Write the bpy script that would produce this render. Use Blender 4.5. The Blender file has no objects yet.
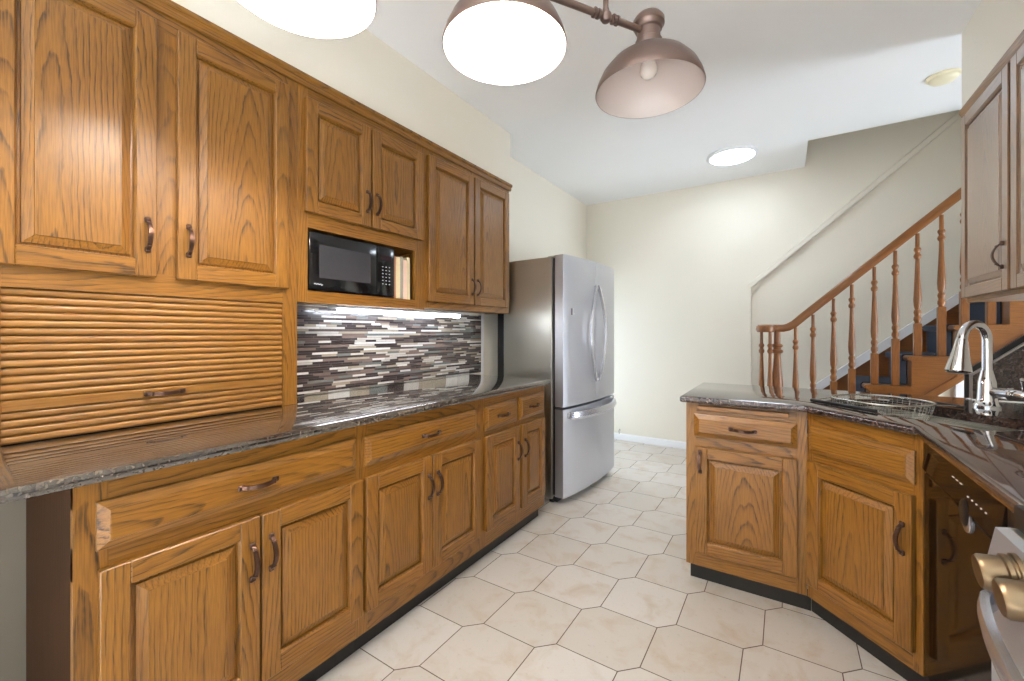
import bpy, bmesh, math, random
from mathutils import Vector, Matrix

# ---------------------------------------------------------------- camera, light, exposure
XL, XR, YF, YB, ZC = -1.985, 1.0, 4.69, -2.4, 2.739
XE = 3.0            # right end of the stair bay
S = bpy.context.scene
COL = S.collection
PI = math.pi
YAW = math.atan(273.0/420.0)
cam_d = bpy.data.cameras.new('camera')
cam = bpy.data.objects.new('camera', cam_d)
COL.objects.link(cam)
cam_d.sensor_fit = 'HORIZONTAL'
cam_d.sensor_width = 36.0
cam_d.lens = 36.0*420.0/1024.0
cam_d.shift_y = -8.0/1024.0
cam_d.clip_start = 0.02
cam.location = (0, 0, 1.222)
cam.rotation_euler = (PI/2, 0, YAW)
S.camera = cam

vs = S.view_settings
vs.view_transform = 'Standard'
vs.look = 'None'
vs.gamma = 1.0
vs.use_curve_mapping = False
vs.exposure = 1.12

W = bpy.data.worlds.new('daylight')
S.world = W
W.use_nodes = True
bg = W.node_tree.nodes['Background']
bg.inputs['Color'].default_value = (0.75, 0.86, 1.0, 1)
bg.inputs['Strength'].default_value = 1.0

BULB = 360.0          # lit pendant bulbs
DISC = 13.0            # round ceiling light
TUBE = 13.0           # tube under the wall cabinet
WIN_FILL = 14.0            # fill from an added, unseen window behind the camera (W)
PATIO_FILL = 6.0          # fill from an added, unseen glazed door behind the camera (W)
SUN = 54.0
FARD_FILL = 6.0             # fill from an added doorway hidden behind the fridge (W)
CORR_FILL = 30.0            # fill from an added, unseen hallway opening right of the stairs (W)


def area_light(name, loc, rot, sx, sy, power, color):
    d = bpy.data.lights.new(name, 'AREA')
    d.shape = 'RECTANGLE'
    d.size, d.size_y = sx, sy
    d.energy = power
    d.color = color
    o = bpy.data.objects.new(name, d)
    o.location = loc
    o.rotation_euler = rot
    COL.objects.link(o)
    return o


area_light('added_window_fill', (-0.45, -2.38, 1.55), (PI/2, 0, PI), 2.3, 1.5, WIN_FILL, (0.78, 0.87, 1.0))
sun_d = bpy.data.lights.new('sun', 'SUN')
sun_d.energy = SUN
sun_d.angle = math.radians(1.0)
sun_d.color = (0.76, 0.86, 1.0)
sun = bpy.data.objects.new('sun', sun_d)
sun.rotation_euler = (math.radians(30), 0, math.radians(8))     # high sun through the added window, bounced off the floor as fill
COL.objects.link(sun)
area_light('added_patio_fill', (0.97, -1.25, 1.25), (0, -PI/2, PI), 2.0, 1.6, PATIO_FILL, (0.78, 0.87, 1.0))
area_light('added_hallway_fill', (2.95, 3.48, 0.9), (0, PI/2, 0), 1.5, 0.75, CORR_FILL, (0.72, 0.85, 1.0))
area_light('added_doorway_fill', (XL+0.012, 4.15, 0.88), (0, -PI/2, 0), 1.6, 0.72, FARD_FILL, (0.72, 0.85, 1.0))
try:
    S.cycles.max_bounces = 10
    S.cycles.diffuse_bounces = 6
    S.cycles.glossy_bounces = 5
    S.cycles.sample_clamp_indirect = 8.0
except Exception:
    pass

# ---------------------------------------------------------------- materials


def lin(r, g, b):
    f = lambda c: (c/255.0/12.92) if c/255.0 <= 0.04045 else ((c/255.0+0.055)/1.055)**2.4
    return (f(r), f(g), f(b), 1.0)


class NT:
    def __init__(self, name):
        self.m = bpy.data.materials.new(name)
        self.m.use_nodes = True
        self.t = self.m.node_tree
        self.b = self.t.nodes['Principled BSDF']

    def n(self, typ, **kw):
        x = self.t.nodes.new(typ)
        for k, v in kw.items():
            setattr(x, k, v)
        return x

    def link(self, a, b):
        self.t.links.new(a, b)

    def val(self, sock, v):
        if isinstance(v, bpy.types.NodeSocket):
            self.link(v, sock)
        else:
            sock.default_value = v

    def math(self, op, a, b=None, c=None):
        x = self.n('ShaderNodeMath', operation=op)
        for i, v in enumerate((a, b, c)):
            if v is not None:
                self.val(x.inputs[i], v)
        return x.outputs[0]

    def sep(self, v):
        x = self.n('ShaderNodeSeparateXYZ')
        self.link(v, x.inputs[0])
        return x.outputs

    def comb(self, a, b, c):
        x = self.n('ShaderNodeCombineXYZ')
        for i, v in enumerate((a, b, c)):
            self.val(x.inputs[i], v)
        return x.outputs[0]

    def noise(self, vec, scale, detail=3.0, rough=0.5, dist=0.0):
        x = self.n('ShaderNodeTexNoise')
        if vec is not None:
            self.link(vec, x.inputs['Vector'])
        x.inputs['Scale'].default_value = scale
        x.inputs['Detail'].default_value = detail
        x.inputs['Roughness'].default_value = rough
        x.inputs['Distortion'].default_value = dist
        return x.outputs[0]

    def ramp(self, fac, stops, interp='LINEAR'):
        x = self.n('ShaderNodeValToRGB')
        r = x.color_ramp
        r.interpolation = interp
        while len(r.elements) < len(stops):
            r.elements.new(0.5)
        for e, (p, c) in zip(r.elements, stops):
            e.position = p
            e.color = c if len(c) == 4 else (*c, 1)
        self.link(fac, x.inputs[0])
        return x.outputs[0]

    def mix(self, fac, a, b, blend='MIX'):
        x = self.n('ShaderNodeMix', data_type='RGBA', blend_type=blend)
        self.val(x.inputs[0], fac)
        self.val(x.inputs[6], a)
        self.val(x.inputs[7], b)
        return x.outputs[2]

    def bump(self, h, strength, dist):
        x = self.n('ShaderNodeBump')
        x.inputs['Strength'].default_value = strength
        x.inputs['Distance'].default_value = dist
        self.link(h, x.inputs['Height'])
        self.link(x.outputs[0], self.b.inputs['Normal'])

    def set(self, **kw):
        for k, v in kw.items():
            self.val(self.b.inputs[k.replace('_', ' ')], v)
        return self


def plain(name, col, rough=0.5, metal=0.0, spec=0.5, var=0.06, nscale=9.0, bump=0.0, coat=0.0):
    k = NT(name)
    co = k.n('ShaderNodeTexCoord').outputs['Object']
    nz = k.noise(co, nscale, 4.0)
    a = tuple(min(1, c*(1-var)) for c in col[:3])+(1,)
    b = tuple(min(1, c*(1+var)) for c in col[:3])+(1,)
    k.set(Base_Color=k.mix(nz, a, b), Roughness=rough, Metallic=metal)
    k.b.inputs['Specular IOR Level'].default_value = spec
    k.b.inputs['Coat Weight'].default_value = coat
    if bump:
        k.bump(k.noise(co, 180.0, 3.0), bump, 0.002)
    return k.m


def emit(name, col, strength):
    k = NT(name)
    k.set(Base_Color=(0.9, 0.9, 0.9, 1), Emission_Color=col, Emission_Strength=strength)
    return k.m


def oak(name, light, mid, dark, ring=0.015, grain=0.9, rough=0.36, coat=0.32):
    """flat-sawn board; reads the per-vertex grain coordinates 'gc' = (across, depth, along)"""
    k = NT(name)
    at = k.n('ShaderNodeAttribute', attribute_name='gc')
    x, y, z = k.sep(at.outputs['Vector'])
    isl = k.n('ShaderNodeNewGeometry').outputs['Random Per Island']
    orn = k.n('ShaderNodeObjectInfo').outputs['Random']
    r1 = k.math('FRACT', k.math('ADD', isl, k.math('MULTIPLY', orn, 7.31)))
    r2 = k.math('FRACT', k.math('MULTIPLY', r1, 13.7))
    r3 = k.math('FRACT', k.math('MULTIPLY', r1, 57.1))
    off = k.math('MULTIPLY', r1, 43.0)
    # large slow wander of the rings along the board
    nv = k.comb(k.math('MULTIPLY_ADD', x, 4.0, off), k.math('MULTIPLY', y, 4.0), k.math('MULTIPLY', z, 1.3))
    wob = k.math('MULTIPLY', k.math('SUBTRACT', k.noise(nv, 1.0, 2.0), 0.5), 0.055)
    nv2 = k.comb(k.math('MULTIPLY_ADD', x, 30.0, off), k.math('MULTIPLY', y, 30.0), k.math('MULTIPLY', z, 9.0))
    wob2 = k.math('MULTIPLY', k.math('SUBTRACT', k.noise(nv2, 1.0, 3.0), 0.5), 0.012)
    cx = k.math('ADD', x, k.math('MULTIPLY', k.math('SUBTRACT', r2, 0.5), 0.22))
    tilt = k.math('MULTIPLY', z, k.math('MULTIPLY_ADD', r3, 0.10, 0.02))
    cy = k.math('ADD', k.math('ADD', y, k.math('MULTIPLY_ADD', r3, 0.05, 0.045)), tilt)
    r = k.math('SQRT', k.math('ADD', k.math('MULTIPLY', cx, cx), k.math('MULTIPLY', cy, cy)))
    r = k.math('ADD', r, k.math('ADD', wob, wob2))
    fr = k.math('FRACT', k.math('ADD', k.math('DIVIDE', r, ring), off))
    band = k.ramp(fr, [(0.0, (0, 0, 0)), (0.5, (0.05,)*3), (0.74, (0.4,)*3), (0.88, (1, 1, 1)), (0.96, (0.6,)*3), (1.0, (0, 0, 0))])
    # short open pores
    pv = k.comb(k.math('MULTIPLY_ADD', x, 330.0, off), k.math('MULTIPLY', y, 330.0), k.math('MULTIPLY', z, 13.0))
    pn = k.noise(pv, 1.0, 2.0, 0.6)
    pore = k.ramp(pn, [(0.38, (1, 1, 1)), (0.60, (0, 0, 0))])
    bn = k.noise(nv2, 0.35, 3.0)
    base = k.mix(k.math('MULTIPLY_ADD', bn, 0.9, k.math('MULTIPLY_ADD', r2, 0.35, -0.2)), light, mid)
    mod = k.ramp(k.noise(nv, 2.3, 2.0), [(0.30, (0.25,)*3), (0.62, (1, 1, 1))])
    fac = k.math('MULTIPLY', k.math('MULTIPLY', band, mod), k.math('MULTIPLY_ADD', pore, 0.6, 0.5))
    col = k.mix(k.math('MULTIPLY', fac, grain), base, dark)
    col = k.mix(k.math('MULTIPLY', pore, 0.28), col, dark)
    k.set(Base_Color=col, Roughness=rough)
    k.b.inputs['Coat Weight'].default_value = coat
    k.b.inputs['Coat Roughness'].default_value = 0.32
    k.b.inputs['Specular IOR Level'].default_value = 0.42
    h = k.math('MULTIPLY', fac, -1.0)
    k.bump(h, 0.25, 0.0012)
    return k.m


OAK = oak('oak_cabinet', lin(156, 106, 38), lin(132, 86, 26), lin(46, 24, 5), ring=0.0108, grain=1.0)
OAK_SHADE = oak('oak_shadow_side', lin(62, 38, 19), lin(52, 31, 15), lin(34, 19, 8), grain=0.5, rough=0.6, coat=0.0)  # cabinet oak with shade put into its colour, for unlit sides and insides
OAK_SHADE.node_tree.nodes['Principled BSDF'].inputs['Specular IOR Level'].default_value = 0.12
OAK_T = oak('oak_tambour', lin(162, 114, 52), lin(140, 94, 38), lin(86, 52, 18), grain=0.55)
OAK_GLARE = oak('oak_glare_copy', lin(150, 106, 62), lin(130, 88, 46), lin(54, 32, 14), ring=0.0108, grain=0.9, rough=0.3, coat=1.0)  # same cabinet oak, paled and over-coated to carry glare on the right doors
OAK_GLARE.node_tree.nodes['Principled BSDF'].inputs['Coat IOR'].default_value = 2.1
STAIR = oak('stair_wood', lin(152, 94, 38), lin(130, 76, 28), lin(74, 40, 13), ring=0.011, grain=0.5, rough=0.3)
WALLP = plain('cream_wall_paint', lin(233, 227, 213), 0.6, var=0.015, nscale=3, bump=0.05)
CEILP = plain('white_ceiling_paint', lin(241, 241, 241), 0.7, var=0.012, nscale=3, bump=0.05)
TRIMP = plain('white_trim_paint', lin(236, 236, 238), 0.35, var=0.01)
BLACKK = plain('black_vinyl', lin(28, 26, 25), 0.45)
BLACKG = plain('black_gloss_plastic', lin(16, 16, 18), 0.12)
BLACKM = plain('black_enamel', lin(20, 17, 17), 0.45, spec=0.3)
BLACKS = plain('black_satin_plastic', lin(24, 24, 26), 0.35)
BRONZE = plain('dark_bronze', lin(96, 72, 62), 0.33, metal=0.9, var=0.12, nscale=60)
BRASSB = plain('brushed_bronze_lamp', lin(132, 112, 104), 0.36, metal=0.8, var=0.05, nscale=25)
LAMPIN = plain('white_lamp_enamel', lin(208, 196, 190), 0.25, var=0.01)
CHROME = plain('polished_chrome', lin(222, 222, 224), 0.08, metal=1.0, var=0.01)
STEELW = plain('wire_steel', lin(205, 204, 198), 0.22, metal=1.0, var=0.02)
KNOBM = plain('champagne_steel', lin(134, 115, 90), 0.32, metal=1.0, var=0.03)
BLUE = plain('navy_tread_carpet', lin(52, 58, 72), 0.95, var=0.25, nscale=220, bump=0.6)
GAPSHADE = plain('grey_gap_shade', lin(132, 122, 106), 0.7)  # grey that carries the shade of the wall in the gap
PAGES = plain('paper_pages', lin(236, 224, 196), 0.7, var=0.06, nscale=80)
YELLOWED = plain('yellowed_plastic', lin(238, 229, 198), 0.4, var=0.02)
SIGNW = plain('white_print', lin(225, 226, 230), 0.4)
WINFR = plain('window_frame_paint', lin(235, 235, 232), 0.4)


def steel(name, col, rough, vertical=True):
    k = NT(name)
    co = k.n('ShaderNodeTexCoord').outputs['Object']
    x, y, z = k.sep(co)
    v = k.comb(k.math('MULTIPLY', x, 3.0 if not vertical else 600.0), k.math('MULTIPLY', y, 600.0),
               k.math('MULTIPLY', z, 600.0 if not vertical else 3.0))
    nz = k.noise(v, 1.0, 2.0)
    k.set(Base_Color=k.mix(nz, tuple(c*0.9 for c in col[:3])+(1,), col), Metallic=1.0,
          Roughness=k.math('MULTIPLY_ADD', nz, 0.12, rough-0.06))
    k.bump(nz, 0.04, 0.0005)
    return k.m


STEEL = steel('brushed_steel_front', lin(216, 217, 223), 0.44)
HANDS = plain('bright_steel_handle', lin(214, 216, 224), 0.25, metal=0.9, var=0.02)
STEELS = steel('steel_grey_side', lin(205, 203, 192), 0.36)
SINKM = steel('sink_steel', lin(205, 204, 196), 0.28, False)


def granite(name, c0, c1, c2, c3, vein=0.5, coat=1.0, ior=1.9):
    k = NT(name)
    co = k.n('ShaderNodeTexCoord').outputs['Object']
    big = k.noise(co, 5.0, 5.0, 0.6, 1.6)
    mid = k.noise(co, 38.0, 6.0, 0.7, 0.8)
    vor = k.n('ShaderNodeTexVoronoi')
    vor.inputs['Scale'].default_value = 210.0
    k.link(co, vor.inputs['Vector'])
    vr = k.sep(vor.outputs['Color'])[0]
    a = k.ramp(mid, [(0.34, c0), (0.47, c1), (0.58, c1), (0.70, c2)])
    b = k.mix(k.ramp(vr, [(0.72, (0, 0, 0)), (0.86, (1, 1, 1))]), a, c3)
    c = k.mix(k.math('MULTIPLY', k.ramp(vr, [(0.0, (1, 1, 1)), (0.22, (0, 0, 0))]), 0.8), b, c0)
    d = k.mix(k.math('MULTIPLY', k.ramp(big, [(0.42, (0, 0, 0)), (0.62, (1, 1, 1))]), vein), c, c2)
    k.set(Base_Color=d, Roughness=0.055)
    k.b.inputs['IOR'].default_value = ior
    k.b.inputs['Coat Weight'].default_value = coat
    k.b.inputs['Coat Roughness'].default_value = 0.04
    k.b.inputs['Coat IOR'].default_value = 1.6
    return k.m


GRAN_L = granite('granite_taupe_swirl', lin(22, 19, 19), lin(50, 44, 41), lin(116, 108, 96), lin(80, 70, 63), 0.45)
GRAN_R = granite('granite_brown_speckle', lin(17, 14, 15), lin(56, 38, 32), lin(84, 62, 54), lin(82, 68, 65), 0.25, 0.45, 1.55)


def mosaic():
    k = NT('strip_mosaic_tile')
    co = k.n('ShaderNodeTexCoord').outputs['Object']
    _, y, z = k.sep(co)
    RH = 0.0118
    row = k.math('FLOOR', k.math('DIVIDE', z, RH))
    fz = k.math('FRACT', k.math('DIVIDE', z, RH))
    wn = k.n('ShaderNodeTexWhiteNoise', noise_dimensions='1D')
    k.link(row, wn.inputs['W'])
    rr = wn.outputs['Value']
    rc = k.sep(wn.outputs['Color'])
    ln = k.math('MULTIPLY_ADD', rc[1], 0.14, 0.055)
    u = k.math('DIVIDE', k.math('MULTIPLY_ADD', rr, 3.0, y), ln)
    cell = k.math('FLOOR', u)
    fu = k.math('FRACT', u)
    w2 = k.n('ShaderNodeTexWhiteNoise', noise_dimensions='2D')
    k.link(k.comb(cell, row, 0.0), w2.inputs['Vector'])
    v = w2.outputs['Value']
    col = k.ramp(v, [(0.0, lin(52, 40, 38)), (0.22, lin(84, 70, 66)), (0.36, lin(196, 190, 182)),
                     (0.50, lin(126, 108, 100)), (0.62, lin(60, 52, 54)), (0.72, lin(170, 158, 140)),
                     (0.82, lin(224, 220, 214)), (0.91, lin(120, 124, 122))], 'CONSTANT')
    gr = k.math('MAXIMUM', k.math('GREATER_THAN', 0.10, fz),
                k.math('GREATER_THAN', 0.0016, k.math('MULTIPLY', fu, ln)))
    nz = k.noise(co, 60.0, 3.0)
    col = k.mix(k.math('MULTIPLY', nz, 0.25), col, lin(40, 32, 30))
    col = k.mix(gr, col, lin(110, 102, 96))
    rough = k.math('MULTIPLY_ADD', k.math('GREATER_THAN', v, 0.5), -0.25, 0.4)
    k.set(Base_Color=col, Roughness=k.math('ADD', rough, k.math('MULTIPLY', gr, 0.4)))
    k.bump(k.math('SUBTRACT', 1.0, gr), 0.5, 0.002)
    return k.m


MOSAIC = mosaic()


def floor_tile():
    k = NT('cream_floor_tile')
    co = k.n('ShaderNodeTexCoord').outputs['Object']
    isl = k.n('ShaderNodeNewGeometry').outputs['Random Per Island']
    base = k.mix(isl, lin(214, 208, 201), lin(204, 196, 186))
    n1 = k.noise(co, 7.0, 5.0, 0.6, 0.6)
    st = k.ramp(n1, [(0.5, (0, 0, 0)), (0.72, (1, 1, 1))])
    col = k.mix(k.math('MULTIPLY', st, 0.5), base, lin(186, 160, 128))
    n2 = k.noise(co, 60.0, 4.0)
    col = k.mix(k.math('MULTIPLY', k.ramp(n2, [(0.62, (0, 0, 0)), (0.75, (1, 1, 1))]), 0.25), col, lin(150, 118, 86))
    k.set(Base_Color=col, Roughness=k.math('MULTIPLY_ADD', n1, 0.25, 0.22))
    k.bump(k.noise(co, 22.0, 3.0), 0.06, 0.003)
    return k.m


TILE = floor_tile()
GROUT = plain('brown_grout', lin(104, 88, 74), 0.9, var=0.2, nscale=30)

# ---------------------------------------------------------------- mesh building


class MB:
    """collects shapes; build() links them as one mesh object"""

    def __init__(self):
        self.bm = bmesh.new()
        self.gc = self.bm.verts.layers.float_vector.new('gc')
        self.mats = []

    def mi(self, m):
        if m not in self.mats:
            self.mats.append(m)
        return self.mats.index(m)

    def finish(self, verts, faces, m, g='z', centre=None):
        i = self.mi(m)
        for f in faces:
            f.material_index = i
            f.smooth = True
        if centre is None:
            lo = Vector([min(v.co[a] for v in verts) for a in range(3)])
            hi = Vector([max(v.co[a] for v in verts) for a in range(3)])
            centre = (lo+hi)/2
        for v in verts:
            d = v.co-centre
            if g == 'z':
                v[self.gc] = (d.x+d.y*0.35, d.y, d.z)
            elif g == 'x':
                v[self.gc] = (d.z+d.y*0.35, d.y, d.x)
            else:
                v[self.gc] = (d.z+d.x*0.35, d.x, d.y)

    def box(self, a, b, m, g='z', bev=0.0, seg=1, taper=None):
        x0, y0, z0 = a
        x1, y1, z1 = b
        vs = [self.bm.verts.new(p) for p in ((x0, y0, z0), (x1, y0, z0), (x1, y1, z0), (x0, y1, z0),
                                             (x0, y0, z1), (x1, y0, z1), (x1, y1, z1), (x0, y1, z1))]
        fs = [self.bm.faces.new([vs[i] for i in q]) for q in
              ((3, 2, 1, 0), (4, 5, 6, 7), (0, 1, 5, 4), (1, 2, 6, 5), (2, 3, 7, 6), (3, 0, 4, 7))]
        if bev:
            es = list({e for f in fs for e in f.edges})
            r = bmesh.ops.bevel(self.bm, geom=es, offset=bev, segments=seg, affect='EDGES', profile=0.5,
                                clamp_overlap=True)
            stack = [v for v in r['verts']]
            vset, fset = set(stack), set(r['faces'])
            while stack:                       # whole island
                v = stack.pop()
                for f in v.link_faces:
                    fset.add(f)
                    for w in f.verts:
                        if w not in vset:
                            vset.add(w)
                            stack.append(w)
            vs, fs = list(vset), list(fset)
        self.finish(vs, fs, m, g)
        return vs

    def rings(self, rects, m, g='z', capback=True):
        """nested rectangles in the xz plane: (x0,z0,x1,z1,y); raised or sunk panels"""
        loops = []
        allv, allf = [], []
        for (x0, z0, x1, z1, y) in rects:
            lp = [self.bm.verts.new(p) for p in ((x0, y, z0), (x1, y, z0), (x1, y, z1), (x0, y, z1))]
            loops.append(lp)
            allv += lp
        for A, B in zip(loops, loops[1:]):
            for i in range(4):
                j = (i+1) % 4
                allf.append(self.bm.faces.new((A[i], A[j], B[j], B[i])))
        allf.append(self.bm.faces.new(loops[-1]))
        if capback:
            allf.append(self.bm.faces.new(loops[0][::-1]))
        self.finish(allv, allf, m, g)

    def prism(self, poly, axis, a, b, m, g='z', bev=0.0):
        """polygon in the two other axes extruded along axis from a to b"""
        def P(u, v, w):
            return {'x': (w, u, v), 'y': (u, w, v), 'z': (u, v, w)}[axis]
        A = [self.bm.verts.new(P(u, v, a)) for u, v in poly]
        B = [self.bm.verts.new(P(u, v, b)) for u, v in poly]
        fs = [self.bm.faces.new(A), self.bm.faces.new(B[::-1])]
        n = len(poly)
        for i in range(n):
            j = (i+1) % n
            fs.append(self.bm.faces.new((A[j], A[i], B[i], B[j])))
        bmesh.ops.recalc_face_normals(self.bm, faces=fs)
        self.finish(A+B, fs, m, g)

    def lathe(self, prof, m, at=(0, 0, 0), axis='z', n=32, mat=None, cap=True, g='z'):
        """prof: (radius, height) pairs spun round an axis through 'at'"""
        at = Vector(at)
        if mat is None:
            mat = {'z': Matrix.Identity(3), 'x': Matrix(((0, 0, 1), (0, 1, 0), (-1, 0, 0))),
                   'y': Matrix(((1, 0, 0), (0, 0, 1), (0, -1, 0)))}[axis]
        L = []
        allv, allf = [], []
        for r, h in prof:
            if r < 1e-6:
                v = self.bm.verts.new(at+mat @ Vector((0, 0, h)))
                L.append([v])
                allv.append(v)
            else:
                lp = [self.bm.verts.new(at+mat @ Vector((r*math.cos(2*PI*i/n), r*math.sin(2*PI*i/n), h))) for i in range(n)]
                L.append(lp)
                allv += lp
        for A, B in zip(L, L[1:]):
            for i in range(n):
                j = (i+1) % n
                if len(A) == 1 and len(B) == 1:
                    break
                if len(A) == 1:
                    allf.append(self.bm.faces.new((A[0], B[j], B[i])))
                elif len(B) == 1:
                    allf.append(self.bm.faces.new((A[i], A[j], B[0])))
                else:
                    allf.append(self.bm.faces.new((A[i], A[j], B[j], B[i])))
        if cap:
            for lp in (L[0], L[-1]):
                if len(lp) > 2:
                    allf.append(self.bm.faces.new(lp))
        bmesh.ops.recalc_face_normals(self.bm, faces=allf)
        self.finish(allv, allf, m, g)

    def sweep(self, pts, sec, m, up=(0, 0, 1), closed=False, cap=True):
        """section (u,v) list swept along points; u across, v along 'up'"""
        pts = [Vector(p) for p in pts]
        n = len(pts)
        loops = []
        allv, allf = [], []
        dist = 0.0
        for i, p in enumerate(pts):
            if closed:
                t = pts[(i+1) % n]-pts[i-1]
            else:
                t = pts[min(i+1, n-1)]-pts[max(i-1, 0)]
            t.normalize()
            u = Vector(up)
            if callable(getattr(sec, '__call__', None)):
                s = sec(i/(n-1))
            else:
                s = sec
            side = t.cross(u)
            if side.length < 1e-5:
                side = t.cross(Vector((1, 0, 0)))
            side.normalize()
            vv = side.cross(t)
            if i:
                dist += (pts[i]-pts[i-1]).length
            lp = []
            for a, b in s:
                v = self.bm.verts.new(p+side*a+vv*b)
                v[self.gc] = (a+b*0.4, b, dist)
                lp.append(v)
            loops.append(lp)
            allv += lp
        k = len(loops[0])
        pairs = list(zip(loops, loops[1:]))
        if closed:
            pairs.append((loops[-1], loops[0]))
        for A, B in pairs:
            for i in range(k):
                j = (i+1) % k
                allf.append(self.bm.faces.new((A[i], A[j], B[j], B[i])))
        if cap and not closed:
            allf.append(self.bm.faces.new(loops[0][::-1]))
            allf.append(self.bm.faces.new(loops[-1]))
        bmesh.ops.recalc_face_normals(self.bm, faces=allf)
        i = self.mi(m)
        for f in allf:
            f.material_index = i
            f.smooth = True

    def tube(self, pts, r, m, n=12, closed=False, up=(0, 0, 1)):
        if callable(r):
            sec = lambda t: [(r(t)*math.cos(2*PI*i/n), r(t)*math.sin(2*PI*i/n)) for i in range(n)]
        else:
            sec = [(r*math.cos(2*PI*i/n), r*math.sin(2*PI*i/n)) for i in range(n)]
        self.sweep(pts, sec, m, up, closed)

    def quad(self, ps, m, g='z'):
        vs = [self.bm.verts.new(p) for p in ps]
        self.finish(vs, [self.bm.faces.new(vs)], m, g)

    def build(self, name, parent=None, angle=38, label=None):
        me = bpy.data.meshes.new(name)
        self.bm.to_mesh(me)
        self.bm.free()
        for m in self.mats:
            me.materials.append(m)
        me.set_sharp_from_angle(angle=math.radians(angle))
        o = bpy.data.objects.new(name, me)
        COL.objects.link(o)
        if parent:
            o.parent = parent
        if label:
            o['label'] = label
        return o


def tag(o, label, cat, group=None):
    o['label'] = label
    o['category'] = cat
    if group:
        o['group'] = group
    return o


def thing(name, label, cat, loc=(0, 0, 0), rz=0.0, group=None):
    o = bpy.data.objects.new(name, None)
    o.empty_display_size = 0.1
    o.location = loc
    o.rotation_euler = (0, 0, rz)
    COL.objects.link(o)
    return tag(o, label, cat, group)


def struct(o):
    o['kind'] = 'structure'
    return o


# ---------------------------------------------------------------- room shell

b = MB()
b.box((XL-0.1, YB-0.1, -0.1), (XE+0.1, YF+0.2, -0.004), GROUT)
s_, l_ = 0.0625, 0.246
ox, oy = -1.061, 1.414
rnd = random.Random(3)
G = 0.0016
hexa = [(0, 0), (0, l_), (s_, l_+s_), (l_+s_, l_+s_), (l_+s_, s_), (l_, 0)]
hc = ((l_+s_)/2, (l_+s_)/2)
for i in range(-16, 18):
    for j in range(-16, 18):
        px = ox+i*s_+j*(s_+l_)
        py = oy+i*(s_+l_)+j*s_
        if px < XL-0.4 or px > XE or py < YB-0.4 or py > YF+0.05:
            continue
        pts = []
        k = 1-G/0.13
        for (u, v) in hexa:
            X = px+hc[0]+(u-hc[0])*k
            Y = py+hc[1]+(v-hc[1])*k
            pts.append((min(max(X, XL), XE), min(max(Y, YB), YF)))
        ar = 0.5*abs(sum(pts[q][0]*pts[(q+1) % 6][1]-pts[(q+1) % 6][0]*pts[q][1] for q in range(6)))
        if ar < 0.002:
            continue
        vsx = [b.bm.verts.new((p[0], p[1], 0)) for p in pts[::-1]]
        b.finish(vsx, [b.bm.faces.new(vsx)], TILE)
struct(b.build('floor'))

b = MB()
HX, HY = 0.153, 4.06           # ceiling opening over the stairs
b.box((XL-0.1, YB-0.1, ZC), (HX, YF+0.1, ZC+0.16), CEILP)
b.box((HX, YB-0.1, ZC), (XE+0.1, HY, ZC+0.16), CEILP)
struct(b.build('ceiling'))

b = MB()
b.box((XL-0.1, YB-0.1, 0), (XL, YF+0.1, ZC), WALLP)
struct(b.build('wall_left'))
b = MB()                        # far wall: a thin front layer stops along the stair line
b.box((XL, YF+0.030, 0), (XE, YF+0.12, 5.2), WALLP)
struct(b.build('wall_far'))
b = MB()
b.prism([(XL, 0), (-0.277, 0), (-0.277, 1.664), (1.165, 2.93), (XE, 4.54), (XE, 5.2), (XL, 5.2)], 'y', YF, YF+0.030, WALLP)
struct(b.build('wall_far_facing'))
b = MB()
b.box((XR, YB-0.1, 0), (XR+0.1, -2.1, ZC), WALLP)
b.box((XR, -0.4, 0), (XR+0.1, 3.03, ZC), WALLP)
b.box((XR, -2.1, 2.1), (XR+0.1, -0.4, ZC), WALLP)
b.box((XR+0.1, 2.93, 0), (XE, 3.03, ZC), WALLP)
struct(b.build('wall_right'))
b = MB()
b.box((XE, 2.93, 0), (XE+0.1, YF+0.12, 5.2), WALLP)
struct(b.build('wall_stair_end'))
b = MB()                        # stair shaft above the ceiling
b.box((HX-0.1, HY-0.1, ZC+0.16), (XE, HY, 5.2), WALLP)
b.box((HX-0.1, HY, ZC+0.16), (HX, YF, 5.2), WALLP)
b.box((HX-0.1, HY-0.1, 5.2), (XE+0.1, YF+0.12, 5.3), CEILP)
struct(b.build('wall_stair_shaft'))
b = MB()                        # back wall with an added window, unseen behind the camera
wx0, wx1, wz0, wz1 = -1.6, 0.7, 0.8, 2.3
b.box((XL-0.1, YB-0.1, 0), (wx0, YB, ZC), WALLP)
b.box((wx1, YB-0.1, 0), (XR+0.1, YB, ZC), WALLP)
b.box((wx0, YB-0.1, 0), (wx1, YB, wz0), WALLP)
b.box((wx0, YB-0.1, wz1), (wx1, YB, ZC), WALLP)
struct(b.build('wall_back'))
b = MB()  # frame of the added window, out of view
for x in (wx0, -0.48, wx1-0.06):
    b.box((x, YB-0.08, wz0), (x+0.06, YB-0.03, wz1), WINFR)
for z in (wz0, 1.5, wz1-0.06):
    b.box((wx0, YB-0.08, z), (wx1, YB-0.03, z+0.06), WINFR)
struct(b.build('added_window_1'))
b = MB()  # frame of the added glazed door, unseen behind the camera
for y in (-2.1, -1.28, -0.46):
    b.box((XR+0.03, y, 0.0), (XR+0.08, y+0.06, 2.1), WINFR)
for z in (0.0, 2.02):
    b.box((XR+0.03, -2.1, z), (XR+0.08, -0.4, z+0.08), WINFR)
struct(b.build('added_door_1'))

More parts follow.
